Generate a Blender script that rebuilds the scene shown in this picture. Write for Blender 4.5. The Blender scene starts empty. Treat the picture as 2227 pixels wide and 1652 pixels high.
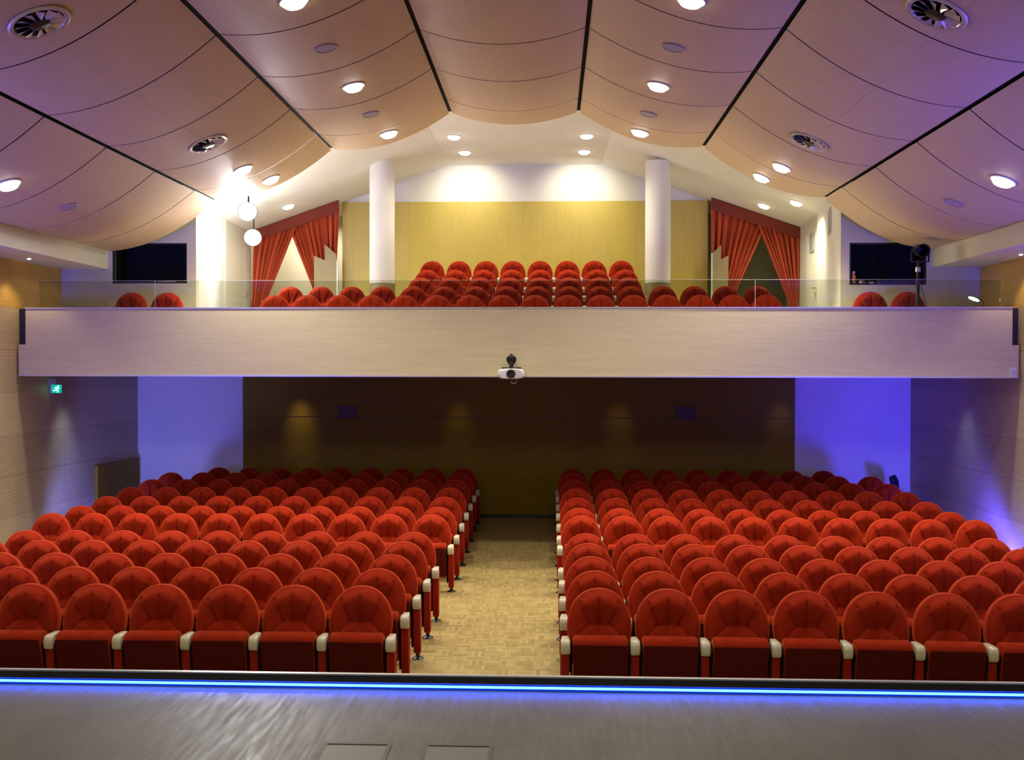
import bpy, bmesh, math, random
from mathutils import Vector, Matrix
random.seed(7)
C = bpy.context.scene.collection
PI = math.pi

# ------------------------------------------------------------------ helpers
def setp(o, label=None, cat=None, group=None, kind=None):
    if label: o['label'] = label
    if cat: o['category'] = cat
    if group: o['group'] = group
    if kind: o['kind'] = kind
    return o

def obj(name, bm, m, parent=None, smooth=False, ang=40):
    if smooth:
        for f in bm.faces: f.smooth = True
        lim = math.radians(ang)
        for e in bm.edges:
            if len(e.link_faces) == 2 and e.calc_face_angle(0) > lim: e.smooth = False
    me = bpy.data.meshes.new(name); bm.to_mesh(me); bm.free()
    o = bpy.data.objects.new(name, me); C.objects.link(o)
    for mm in (m if isinstance(m, (list, tuple)) else [m]): me.materials.append(mm)
    if parent: o.parent = parent
    return o

def struct(name, bm, m, label=None, parent=None, smooth=False, ang=40):
    o = obj(name, bm, m, parent, smooth, ang)
    if not parent: o['kind'] = 'structure'
    if label: o['label'] = label
    return o

def empty(name, loc, rot=(0, 0, 0), label=None, cat=None, group=None, kind=None):
    o = bpy.data.objects.new(name, None); C.objects.link(o)
    o.location = loc; o.rotation_euler = rot; o.empty_display_size = .1
    return setp(o, label, cat, group, kind)

def N(): return bmesh.new()

def box(bm, x0, x1, y0, y1, z0, z1, mi=0):
    v = [bm.verts.new((x, y, z)) for x in (x0, x1) for y in (y0, y1) for z in (z0, z1)]
    for q in ((0,1,3,2),(4,6,7,5),(0,4,5,1),(2,3,7,6),(0,2,6,4),(1,5,7,3)):
        f = bm.faces.new([v[i] for i in q]); f.material_index = mi
    return bm

def prism(bm, pts, axis, a, b, mi=0):
    """closed polygon pts in the plane normal to axis, extruded a..b"""
    def P(p, t):
        return {'x': (t, p[0], p[1]), 'y': (p[0], t, p[1]), 'z': (p[0], p[1], t)}[axis]
    A = [bm.verts.new(P(p, a)) for p in pts]; B = [bm.verts.new(P(p, b)) for p in pts]
    n = len(pts)
    fs = [bm.faces.new(A[::-1]), bm.faces.new(B)]
    for i in range(n): fs.append(bm.faces.new((A[i], A[(i+1) % n], B[(i+1) % n], B[i])))
    for f in fs: f.material_index = mi
    bmesh.ops.recalc_face_normals(bm, faces=fs)
    return bm

def rprism(bm, pts, w, r, xc=0, wf=None):
    """profile (y,z) extruded along x with rounded rims; wf(y) scales the width"""
    n = len(pts); cy = sum(p[0] for p in pts)/n; cz = sum(p[1] for p in pts)/n
    rings = []
    for x, k in ((-w/2, 1), (-w/2+r*.35, .35), (-w/2+r, 0), (w/2-r, 0), (w/2-r*.35, .35), (w/2, 1)):
        ring = []
        for (y, z) in pts:
            d = math.hypot(y-cy, z-cz) or 1
            yy = y-(y-cy)/d*r*k; zz = z-(z-cz)/d*r*k
            s = wf(y) if wf else 1
            ring.append(bm.verts.new((xc+x*s, yy, zz)))
        rings.append(ring)
    fs = [bm.faces.new(rings[0]), bm.faces.new(rings[-1][::-1])]
    for a, b in zip(rings, rings[1:]):
        for i in range(n): fs.append(bm.faces.new((a[i], b[i], b[(i+1) % n], a[(i+1) % n])))
    bmesh.ops.recalc_face_normals(bm, faces=fs)
    return bm

def lathe(bm, prof, seg=24, M=None, mi=0, capa=True, capb=True):
    """profile (r,z) turned about z, then moved by matrix M"""
    M = M or Matrix()
    rings = [[bm.verts.new(M @ Vector((r*math.cos(2*PI*k/seg), r*math.sin(2*PI*k/seg), z))) for k in range(seg)] for r, z in prof]
    fs = []
    for a, b in zip(rings, rings[1:]):
        for k in range(seg): fs.append(bm.faces.new((a[k], a[(k+1) % seg], b[(k+1) % seg], b[k])))
    if capa and prof[0][0] > 1e-6: fs.append(bm.faces.new(rings[0][::-1]))
    if capb and prof[-1][0] > 1e-6: fs.append(bm.faces.new(rings[-1]))
    for f in fs: f.material_index = mi
    bmesh.ops.recalc_face_normals(bm, faces=fs)
    return bm

def tube(bm, p, q, r, seg=12, r2=None):
    p, q = Vector(p), Vector(q); d = q-p
    M = Matrix.Translation(p) @ d.to_track_quat('Z', 'Y').to_matrix().to_4x4()
    return lathe(bm, [(r, 0), (r if r2 is None else r2, d.length)], seg, M)

def path(bm, pts, r, seg=8, closed=False):
    pts = [Vector(p) for p in pts]; n = len(pts); rings = []
    up = Vector((0, 1, 0))
    for i, p in enumerate(pts):
        a = pts[i-1] if (i > 0 or closed) else p; b = pts[(i+1) % n] if (i < n-1 or closed) else p
        t = (b-a).normalized(); s = t.cross(up)
        s = s.normalized() if s.length > 1e-4 else Vector((1, 0, 0)); w = s.cross(t)
        rings.append([bm.verts.new(p+r*(math.cos(2*PI*k/seg)*s+math.sin(2*PI*k/seg)*w)) for k in range(seg)])
    fs = []
    for i in range(n if closed else n-1):
        a, b = rings[i], rings[(i+1) % n]
        for k in range(seg): fs.append(bm.faces.new((a[k], a[(k+1) % seg], b[(k+1) % seg], b[k])))
    if not closed: fs += [bm.faces.new(rings[0][::-1]), bm.faces.new(rings[-1])]
    bmesh.ops.recalc_face_normals(bm, faces=fs)
    return bm

def dup(root, loc, rotz, **kw):
    r = root.copy(); C.objects.link(r); r.location = loc; r.rotation_euler = (0, 0, rotz)
    for ch in root.children:
        if kw.get('skip') and ch.get('end'): continue
        c = ch.copy(); C.objects.link(c); c.parent = r
        for g in ch.children:
            d = g.copy(); C.objects.link(d); d.parent = c
    setp(r, kw.get('label'), None, kw.get('group'))
    return r

# ---------------------------------------------------------------- materials
def mat(name, col, rough=.6, metal=0, emit=None, es=0, spec=.5, sheen=0, stint=None, coat=0):
    m = bpy.data.materials.new(name); m.use_nodes = True
    b = m.node_tree.nodes['Principled BSDF']
    b.inputs['Base Color'].default_value = (*col, 1); b.inputs['Roughness'].default_value = rough
    b.inputs['Metallic'].default_value = metal; b.inputs['Specular IOR Level'].default_value = spec
    if emit: b.inputs['Emission Color'].default_value = (*emit, 1); b.inputs['Emission Strength'].default_value = es
    if sheen:
        b.inputs['Sheen Weight'].default_value = sheen; b.inputs['Sheen Roughness'].default_value = .35
        b.inputs['Sheen Tint'].default_value = (*(stint or col), 1)
    if coat: b.inputs['Coat Weight'].default_value = coat; b.inputs['Coat Roughness'].default_value = .25
    return m

class G:
    """tiny node-graph helper"""
    def __init__(s, m): s.t = m.node_tree; s.b = s.t.nodes['Principled BSDF']
    def n(s, typ, **k):
        o = s.t.nodes.new(typ)
        for a, v in k.items(): setattr(o, a, v)
        return o
    def l(s, a, b): s.t.links.new(a, b)
    def coord(s, scale=(1, 1, 1), rot=(0, 0, 0)):
        tc = s.n('ShaderNodeTexCoord'); mp = s.n('ShaderNodeMapping')
        mp.inputs['Scale'].default_value = scale; mp.inputs['Rotation'].default_value = rot
        s.l(tc.outputs['Object'], mp.inputs['Vector']); return mp.outputs['Vector']
    def noise(s, v, sc=5, det=4, rough=.6):
        o = s.n('ShaderNodeTexNoise'); o.inputs['Scale'].default_value = sc
        o.inputs['Detail'].default_value = det; o.inputs['Roughness'].default_value = rough
        s.l(v, o.inputs['Vector']); return o.outputs['Fac']
    def ramp(s, f, stops):
        o = s.n('ShaderNodeValToRGB'); e = o.color_ramp.elements
        e[0].position, e[0].color = stops[0][0], (*stops[0][1], 1)
        e[1].position, e[1].color = stops[1][0], (*stops[1][1], 1)
        for p, c in stops[2:]: q = e.new(p); q.color = (*c, 1)
        s.l(f, o.inputs['Fac']); return o.outputs['Color']
    def mix(s, a, b, f, mode='MIX'):
        o = s.n('ShaderNodeMix', data_type='RGBA', blend_type=mode)
        for sock, v in ((o.inputs[6], a), (o.inputs[7], b)):
            if isinstance(v, tuple): sock.default_value = (*v, 1)
            else: s.l(v, sock)
        if isinstance(f, (int, float)): o.inputs[0].default_value = f
        else: s.l(f, o.inputs[0])
        return o.outputs[2]
    def math(s, op, a, b=0, c=0):
        o = s.n('ShaderNodeMath', operation=op)
        for i, v in enumerate((a, b, c)):
            if isinstance(v, (int, float)): o.inputs[i].default_value = v
            else: s.l(v, o.inputs[i])
        return o.outputs[0]
    def bump(s, f, st=.3, d=.01):
        o = s.n('ShaderNodeBump'); o.inputs['Strength'].default_value = st; o.inputs['Distance'].default_value = d
        s.l(f, o.inputs['Height']); s.l(o.outputs['Normal'], s.b.inputs['Normal'])

def veneer(name, c1, c2, stretch, rough=.45, sc=3, bump=.05, coat=0):
    m = mat(name, c1, rough, coat=coat); g = G(m); v = g.coord(stretch)
    f = g.noise(v, sc, 6, .65); f2 = g.noise(g.coord(tuple(s*.25+.15 for s in stretch)), 1.3, 3)
    col = g.ramp(f, [(.3, c1), (.72, c2)])
    col = g.mix(col, tuple(x*.82 for x in c1), g.math('MULTIPLY', f2, .5))
    g.l(col, g.b.inputs['Base Color']); g.bump(f, bump, .004); return m

M = {}
M['velvet'] = mat('red velvet', (.25, .015, .004), .9, spec=.08, sheen=.6, stint=(1, .27, .05))
g = G(M['velvet']); f = g.noise(g.coord(), 9, 5, .7)
g.l(g.ramp(f, [(.3, (.235, .0145, .004)), (.7, (.33, .021, .0055))]), g.b.inputs['Base Color'])
g.bump(g.noise(g.coord(), 380, 2), .25, .002)
M['piping'] = mat('red piping', (.46, .035, .010), .8, spec=.15, sheen=.6, stint=(1, .25, .06))  # lighter than the velvet: the lit rim's highlight is put into its colour
M['pan'] = mat('dark red underside fabric', (.075, .006, .003), .9, spec=.1)
M['panel_red'] = mat('red side fabric', (.24, .012, .005), .85, spec=.12, sheen=.3, stint=(1, .15, .04))
M['cream'] = mat('cream armrest', (.52, .475, .36), .38)
M['black'] = mat('black', (.012, .012, .012), .4)
M['blackm'] = mat('black metal', (.02, .02, .022), .3, .6)
M['chrome'] = mat('brushed metal', (.62, .62, .64), .3, 1)
M['steel'] = mat('satin metal trim', (.60, .58, .58), .35, .6)
M['white'] = mat('white paint', (.80, .77, .70), .75)
g = G(M['white']); g.l(g.ramp(g.noise(g.coord(), 1.2, 3), [(.3, (.80, .77, .70)), (.7, (.74, .71, .64))]), g.b.inputs['Base Color'])
M['cream_wall'] = mat('cream wall paint', (.66, .62, .50), .8)
M['olive'] = mat('olive wall paint', (.30, .28, .17), .85)
M['ceil'] = veneer('pale beech ceiling veneer', (.50, .36, .225), (.61, .445, .29), (14, 1.2, 3), .58, 6, .02)
M['fascia'] = veneer('pale beech fascia veneer', (.56, .49, .29), (.68, .60, .375), (.6, 6, 9), .45, 4, .03)
M['wood_y'] = veneer('yellow maple panelling', (.53, .40, .075), (.61, .47, .11), (5, 5, .5), .42, 4, .02)
M['wood_side'] = veneer('amber maple panelling', (.50, .30, .07), (.58, .37, .11), (4, 1.2, .8), .45, 4, .02)
M['wood_b'] = veneer('brown panelling', (.22, .14, .004), (.28, .18, .008), (.8, 5, 6), .6, 4, .03)
M['wood_part'] = veneer('partition oak', (.28, .21, .09), (.34, .26, .12), (8, 8, .6), .45, 4, .03)
M['trimc'] = mat('cream trim', (.70, .66, .56), .6)
M['void'] = mat('dark ceiling void', (.008, .008, .008), .95, spec=.03)
M['fin'] = mat('dark gap fin', (.018, .018, .014), .9, spec=.1)
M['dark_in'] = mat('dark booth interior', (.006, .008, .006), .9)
M['lamp'] = mat('lit downlight lens', (1, 1, 1), .5, emit=(1, .96, .88), es=9)
M['lamp_up'] = mat('warm lit downlight lens', (1, 1, 1), .5, emit=(1, .93, .78), es=9)
M['flood'] = mat('flood lamp lens', (1, 1, 1), .5, emit=(.97, .96, 1), es=60)
M['led'] = mat('blue led core', (.1, .4, 1), .5, emit=(.22, .80, 1), es=1.7)
M['curb_glow'] = mat('deep blue curb glow', (.0, .01, .2), .6, emit=(0, .02, .42), es=1.2)
M['ledb'] = mat('blue floor led', (.2, .3, 1), .5, emit=(.2, .42, 1), es=9)
M['spk'] = mat('grey speaker grille', (.36, .30, .31), .6)
M['grille'] = mat('grey louvre', (.46, .44, .48), .5)
M['chromeb'] = mat('diffuser metal', (.50, .46, .45), .35, .6)
M['curtain'] = mat('orange red curtain', (.54, .085, .034), .85, spec=.2, sheen=.4, stint=(1, .3, .15))
M['pelmet'] = mat('dark red pelmet', (.20, .028, .016), .85, sheen=.3, stint=(.8, .2, .1))
M['projw'] = mat('white projector plastic', (.62, .60, .62), .4)
M['door'] = mat('pale door', (.72, .72, .62), .5)
M['bottle'] = mat('orange bottle label', (.75, .22, .03), .4)
M['sign_g'] = mat('green exit sign', (.0, .35, .2), .4, emit=(.0, .55, .38), es=.8)
M['sign_w'] = mat('lit exit pictogram', (.8, 1, .9), .4, emit=(.45, 1, .75), es=2.2)
M['darkblue'] = mat('black chair fabric', (.012, .014, .03), .8)
M['frost'] = mat('lit lamp shade', (.9, 1, .95), .5, emit=(.8, 1, .85), es=1.6)
M['stagelid'] = mat('floor lid', (.17, .17, .15), .5)
M['stagetape'] = mat('floor lid frame', (.10, .095, .083), .55, .0)
M['dgrille'] = mat('dark grille', (.16, .11, .075), .7, spec=.1)

mg = bpy.data.materials.new('balustrade glass'); mg.use_nodes = True
t = mg.node_tree; t.nodes.clear()
o_ = t.nodes.new('ShaderNodeOutputMaterial'); ms = t.nodes.new('ShaderNodeMixShader')
tr = t.nodes.new('ShaderNodeBsdfTransparent'); tr.inputs[0].default_value = (.86, .885, .82, 1)
gl = t.nodes.new('ShaderNodeBsdfGlossy'); gl.inputs['Roughness'].default_value = .02
fr = t.nodes.new('ShaderNodeFresnel'); fr.inputs['IOR'].default_value = 1.5
t.links.new(fr.outputs[0], ms.inputs[0]); t.links.new(tr.outputs[0], ms.inputs[1]); t.links.new(gl.outputs[0], ms.inputs[2])
t.links.new(ms.outputs[0], o_.inputs[0]); M['glass'] = mg
M['glass_edge'] = mat('glass edge', (.62, .74, .66), .25, emit=None)

# parquet: small mosaic blocks of short fingers
m = mat('mosaic parquet', (.45, .33, .14), .38, coat=.2); g = G(m)
tc = g.n('ShaderNodeTexCoord'); sep = g.n('ShaderNodeSeparateXYZ'); g.l(tc.outputs['Object'], sep.inputs[0])
def parquet(g, X, Y):
    s = .16; u = g.math('DIVIDE', X, s); v = g.math('DIVIDE', Y, s)
    fu, fv = g.math('FLOOR', u), g.math('FLOOR', v)
    par = g.math('MODULO', g.math('ABSOLUTE', g.math('ADD', fu, fv)), 2)
    uu = g.math('FRACT', u); vv = g.math('FRACT', v)
    a = g.math('ADD', g.math('MULTIPLY', uu, par), g.math('MULTIPLY', vv, g.math('SUBTRACT', 1, par)))
    a5 = g.math('MULTIPLY', a, 5); fi = g.math('FLOOR', a5)
    cv = g.n('ShaderNodeCombineXYZ'); g.l(g.math('ADD', fu, g.math('MULTIPLY', fi, .173)), cv.inputs[0]); g.l(fv, cv.inputs[1]); g.l(par, cv.inputs[2])
    wn = g.n('ShaderNodeTexWhiteNoise'); g.l(cv.outputs[0], wn.inputs['Vector'])
    return wn.outputs['Value'], g.math('ABSOLUTE', g.math('SUBTRACT', g.math('FRACT', a5), .5))
val, edge = parquet(g, sep.outputs[0], sep.outputs[1])
col = g.ramp(val, [(0, (.29, .21, .078)), (1, (.46, .36, .155)), (.5, (.375, .285, .112))])
col = g.mix(col, (.20, .13, .05), g.math('GREATER_THAN', edge, .46))
col = g.mix(col, (.30, .21, .09), g.math('MULTIPLY', g.noise(g.coord(), .8, 4), .35))
g.l(col, g.b.inputs['Base Color']); M['parquet'] = m

# worn grey stage boards
m = mat('grey stage floor', (.2, .19, .17), .5, spec=.35); g = G(m)
v = g.coord((1.2, 1, 1), (0, 0, .5)); f1 = g.noise(v, 1.6, 8, .7); f2 = g.noise(g.coord((12, 1.2, 1), (0, 0, .06)), 3, 6, .7)
col = g.ramp(f1, [(.32, (.105, .098, .083)), (.68, (.165, .155, .133))])
col = g.mix(col, (.13, .12, .105), g.math('MULTIPLY', f2, .45))
g.l(col, g.b.inputs['Base Color'])
rr = g.n('ShaderNodeMapRange'); g.l(f2, rr.inputs[0]); rr.inputs[1].default_value = .3; rr.inputs[2].default_value = .7; rr.inputs[3].default_value = .34; rr.inputs[4].default_value = .6
g.l(rr.outputs[0], g.b.inputs['Roughness']); g.bump(f2, .16, .006); M['stage'] = m

# side wall: smooth amber wood above, bands of slotted acoustic board below
m = mat('slotted side wall', (.5, .4, .25), .5); g = G(m)
tc = g.n('ShaderNodeTexCoord'); sep = g.n('ShaderNodeSeparateXYZ'); g.l(tc.outputs['Object'], sep.inputs[0])
X, Y, Z = sep.outputs
cell = g.math('FRACT', g.math('DIVIDE', Z, .032)); row = g.math('FLOOR', g.math('DIVIDE', Z, .032))
dash = g.math('FRACT', g.math('ADD', g.math('DIVIDE', Y, .11), g.math('MULTIPLY', row, .5)))
slot = g.math('MULTIPLY', g.math('LESS_THAN', cell, .26), g.math('LESS_THAN', dash, .80))
inA = g.math('MULTIPLY', g.math('GREATER_THAN', Z, .63), g.math('LESS_THAN', Z, 1.78))
inB = g.math('MULTIPLY', g.math('GREATER_THAN', Z, 2.42), g.math('LESS_THAN', Z, 3.62))
slot = g.math('MULTIPLY', slot, g.math('ADD', inA, inB))
seam = 0
for z in (.62, 1.21, 1.79, 2.41, 3.02, 3.62):
    s1 = g.math('LESS_THAN', g.math('ABSOLUTE', g.math('SUBTRACT', Z, z)), .005)
    seam = g.math('MAXIMUM', seam, s1)
ver = g.math('LESS_THAN', g.math('ABSOLUTE', g.math('SUBTRACT', g.math('FRACT', g.math('DIVIDE', Y, 2.4)), .5)), .0016)
gr = g.noise(g.coord((3, .7, 8)), 4, 5, .65)
low = g.ramp(gr, [(.3, (.47, .37, .24)), (.7, (.56, .45, .30))])
hi = g.ramp(gr, [(.3, (.46, .275, .06)), (.7, (.56, .35, .09))])
base = g.mix(low, hi, g.math('GREATER_THAN', Z, 3.62))
base = g.mix(base, (.06, .045, .025), g.math('MULTIPLY', slot, .62))
base = g.mix(base, (.20, .15, .09), g.math('MULTIPLY', g.math('MAXIMUM', seam, ver), .6))
g.l(base, g.b.inputs['Base Color']); M['sidewall'] = m

# brown back panelling with wide horizontal boards
M['wood_b'].node_tree.nodes['Principled BSDF'].inputs['Specular IOR Level'].default_value = .15
g = G(M['wood_b'])
# panel seams of the upper maple wall
g = G(M['wood_y']); src = g.b.inputs['Base Color'].links[0].from_socket
tc = g.n('ShaderNodeTexCoord'); sep = g.n('ShaderNodeSeparateXYZ'); g.l(tc.outputs['Object'], sep.inputs[0])
s1 = g.math('LESS_THAN', g.math('ABSOLUTE', g.math('SUBTRACT', g.math('FRACT', g.math('DIVIDE', sep.outputs[0], 1.22)), .5)), .0035)
g.l(g.mix(src, (.40, .27, .08), g.math('MULTIPLY', s1, .6)), g.b.inputs['Base Color'])

# ------------------------------------------------------------------- camera
H = 2.77; fpx = 2165.0
yaw = math.atan(84.5/fpx); pit = math.atan(26/fpx); rol = math.radians(.1)
cam = bpy.data.cameras.new('camera'); co = bpy.data.objects.new('camera', cam); C.objects.link(co)
cam.sensor_width = 36; cam.lens = 36*fpx/2227; cam.clip_end = 200
R = Vector((math.cos(yaw), math.sin(yaw), 0)); F0 = Vector((-math.sin(yaw), math.cos(yaw), 0)); Zv = Vector((0, 0, 1))
F = F0*math.cos(pit)-Zv*math.sin(pit); U = F0*math.sin(pit)+Zv*math.cos(pit)
R2 = R*math.cos(rol)+U*math.sin(rol); U2 = -R*math.sin(rol)+U*math.cos(rol)
mw = Matrix((( R2.x, U2.x, -F.x, 0), (R2.y, U2.y, -F.y, 0), (R2.z, U2.z, -F.z, H), (0, 0, 0, 1)))
co.matrix_world = mw; bpy.context.scene.camera = co

# -------------------------------------------------------------- room shell
WL, WR, YB = -7.75, 6.55, 18.4
# gently dished floor profile (y, z)
FP = [(5.35, 0), (7.6, .01), (8.08, .011), (8.85, -.003), (9.62, -.022), (10.39, -.030), (11.16, -.056), (12.85, -.106),
      (13.675, -.122), (14.5, -.088), (15.325, -.054), (16.15, -.024), (16.975, .0), (17.8, .0), (18.6, .0)]
def fz(y):
    for (a, za), (b, zb) in zip(FP, FP[1:]):
        if a <= y <= b: return za+(zb-za)*(y-a)/(b-a)
    return 0.0
bm = N(); prism(bm, [(y, z) for y, z in FP]+[(18.6, -.4), (5.35, -.4)], 'x', WL-.1, WR+.1)
struct('floor', bm, M['parquet'], 'light mosaic parquet floor of the hall')

ST = 1.085
bm = N(); box(bm, -9.5, 8.5, .2, 5.18, -.3, ST)
so = struct('floor_stage', bm, M['stage'], 'worn grey stage floor in the foreground')
bm = N(); box(bm, -9.5, 8.5, 5.18, 5.30, -.3, ST+.034)
struct('trim_1', bm, M['void'], 'black curb along the stage edge')
bm = N(); box(bm, -9.5, 8.5, 5.285, 5.312, ST+.034, ST+.042)
struct('trim_2', bm, M['steel'], 'thin metal strip along the stage edge')
bm = N(); box(bm, -9.5, 8.5, 5.171, 5.1795, ST+.001, ST+.033)
r = empty('led_strip', (0, 0, 0), label='glowing blue light strip along the front edge of the stage', cat='light strip')
obj('diffuser', bm, M['curb_glow'], r)  # emissive strip standing in for the LED's blue light on the curb face
bm = N(); box(bm, -9.5, 8.5, 5.166, 5.1709, ST+.013, ST+.0245)
obj('bright_core', bm, M['led'], r)

def wall_poly(name, pts, y0, y1, m, label=None):
    bm = N(); prism(bm, pts, 'y', y0, y1); return struct(name, bm, m, label)

bm = N(); box(bm, WL-.12, WL, 5.3, 15.5, -.3, 5.0); box(bm, WL-.12, WL, 15.5, 18.6, -.3, 2.66)
struct('wall_left', bm, M['sidewall'], 'left side wall with slotted wooden boards')
bm = N(); box(bm, WR, WR+.12, 5.3, 15.5, -.3, 5.0); box(bm, WR, WR+.12, 15.5, 18.6, -.3, 2.66)
struct('wall_right', bm, M['sidewall'], 'right side wall with slotted wooden boards')
bm = N(); box(bm, WL-.1, WR+.1, YB, YB+.15, -.3, 2.66)
struct('wall_back', bm, M['white'], 'white painted back wall under the balcony')
bm = N(); box(bm, -5.74, 4.455, YB-.04, YB, .0, 1.86); box(bm, -5.74, 4.455, YB-.05, YB, 1.865, 2.66)
struct('wall_back_panelling', bm, M['wood_b'], 'brown wood panelling on the back wall under the balcony')
bm = N(); box(bm, -1.32, .12, YB-.06, YB-.04, 0, .07)
struct('baseboard_back', bm, M['black'])

# soffit boxes along the side walls
for nm, xa, xb in (('trim_3', WL, -7.0), ('trim_4', 5.83, WR)):
    bm = N(); box(bm, xa, xb, 5.3, 15.5, 4.32, 4.42)
    inner = xb-.06 if nm == 'trim_3' else xa
    box(bm, inner, inner+.06, 5.3, 15.5, 4.42, 4.72)
    struct(nm, bm, M['trimc'], 'cream boxed soffit along the '+('left' if nm == 'trim_3' else 'right')+' wall')

# ------------------------------------------------------------ main ceiling
BX = [-7.0, -5.115, -3.30, -1.459, .387, 2.25, 4.063, 5.83]
BZ = [4.60, 5.32, 6.07, 6.47, 6.47, 6.07, 5.32, 4.60]
SEAM = [14.45, 14.15, 14.0, 13.68, 13.68, 14.0, 14.15, 14.45]; END = [15.46, 15.06, 14.95, 14.43, 14.43, 14.95, 15.06, 15.46]
SAG = .18
def surf(X):
    for i in range(7):
        if BX[i] <= X <= BX[i+1]:
            t = (X-BX[i])/(BX[i+1]-BX[i]); return BZ[i]*(1-t)+BZ[i+1]*t-SAG*4*t*(1-t)
ceil = empty('ceiling', (0, 0, 0), kind='structure', label='hall ceiling of seven sagging wooden strips')
for i in range(7):
    bm = N(); x0, x1 = BX[i]+.024, BX[i+1]-.024
    if i == 0: x0 = BX[0]+.02
    for cell in range(8):
        for (ta, tb) in (((0, .4995), (.5005, 1)) if i in (0, 1, 5, 6) else ((0, 1),)):
            K = 10 if ta or tb < 1 else 20; rows = []
            for k in range(K+1):
                t = ta+(tb-ta)*k/K; x = x0+(x1-x0)*t; z = surf(x)
                sm = SEAM[i]*(1-t)+SEAM[i+1]*t; ya = sm-1.41*cell+.012; yb = sm-1.41*(cell-1)-.012
                if cell == 0: yb = END[i]*(1-t)+END[i+1]*t
                rows.append([bm.verts.new(p) for p in ((x, ya, z), (x, yb, z), (x, yb, z+.005), (x, ya, z+.005))])
            for a, b in zip(rows, rows[1:]):
                for q in range(4): bm.faces.new((a[q], a[(q+1) % 4], b[(q+1) % 4], b[q]))
            bm.faces.new(rows[0]); bm.faces.new(rows[-1][::-1])
    bmesh.ops.recalc_face_normals(bm, faces=bm.faces[:])
    obj('canopy_strip', bm, M['ceil'], ceil, smooth=True, ang=30)
bm = N()
pr = [(x, z+.16) for x, z in zip(BX, BZ)]; pr[0] = (WL-.1, 4.74); pr[-1] = (WR+.1, 4.74)
prism(bm, pr+[(x, z+.1) for x, z in pr[::-1]], 'y', 3.9, 14.3)
obj('void_backing', bm, M['void'], ceil)

for k in range(1, 7):
    bm = N(); e = END[k]-.012; z = BZ[k]
    box(bm, BX[k]-.045, BX[k]+.045, 4.4, e, z+.012, z+.09)
    obj('gap_fin', bm, M['fin'], ceil)

# ceiling over the balcony: flat in the middle, sloping both ways
def rz(X, d=0): return 7.12-.345*max(0, -2.2-X, X-1.09)-d
def rearprof(d, xl=-8.0, xr=6.8):
    lo = [(xl, rz(xl, d)), (-2.2, 7.12-d), (1.09, 7.12-d), (xr, rz(xr, d))]
    return lo+[(x, z+.12) for x, z in lo[::-1]]
bm = N(); prism(bm, rearprof(0), 'y', 14.1, 24); 
struct('ceiling_balcony', bm, M['white'], 'white sloping ceiling over the balcony')

# -------------------------------------------------------------- balcony
TZ = [3.03, 3.25, 3.49, 3.72, 3.99]; TY = [16.0, 17.05, 17.95, 18.85, 19.72, 21.4]
bm = N(); box(bm, WL, WR, 14.23, 24, 2.67, 2.945); box(bm, -5.5, 4.4, 16.0, 24, 2.945, 3.03)
box(bm, -6.9, 5.7, TY[1], 24, 3.03, 3.25)
for k in (2, 3, 4): box(bm, -2.85, 1.8, TY[k], 21.36, 3.25 if k == 2 else TZ[k-1], TZ[k])
struct('balcony_slab', bm, M['cream_wall'], 'stepped balcony floor')
bm = N(); box(bm, WL+.035, WR-.03, 14.15, 14.23, 2.66, 3.10); box(bm, WL+.14, WR-.12, 14.15, 14.23, 3.10, 3.615)
struct('balcony_front', bm, M['fascia'], 'pale wood balcony front across the hall')
bm = N(); box(bm, WL+.14, WR-.12, 14.14, 14.26, 3.615, 3.635); box(bm, WL+.035, WR-.03, 14.14, 14.23, 2.64, 2.66)
struct('trim_5', bm, M['steel'], 'thin pale metal edges of the balcony front')
bm = N(); box(bm, WL, WL+.13, 14.24, 14.3, 2.94, 3.62); box(bm, WR-.11, WR, 14.24, 14.3, 2.94, 3.62)  # black boxes put in for the shade inside the end gaps
struct('trim_6', bm, M['black'], 'black strips standing in for shadow gaps at the ends of the balcony front')
# balustrade glass
gx = [-7.43, -5.72, -3.98, -2.235, -.53, 1.18, 2.88, 4.60, 6.28]
ordn = ['leftmost', 'second from the left', 'third from the left', 'fourth from the left', 'fifth from the left', 'sixth from the left', 'seventh from the left', 'rightmost']
for k in range(8):
    bm = N(); box(bm, gx[k]+.002, gx[k+1]-.002, 14.195, 14.207, 3.62, 4.022)
    r = empty('glass_panel', (0, 0, 0), label='clear glass panel on top of the balcony front, '+ordn[k], cat='glass panel', group='glass panels on the balcony front')
    obj('pane', bm, M['glass'], r)
    bm = N(); box(bm, gx[k]+.002, gx[k+1]-.002, 14.195, 14.207, 4.0221, 4.0251)
    if k in (0, 5): box(bm, gx[k+1]-.0019, gx[k+1]+.0019, 14.195, 14.207, 3.64, 4.02)
    obj('polished_edge', bm, M['glass_edge'], r)

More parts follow.
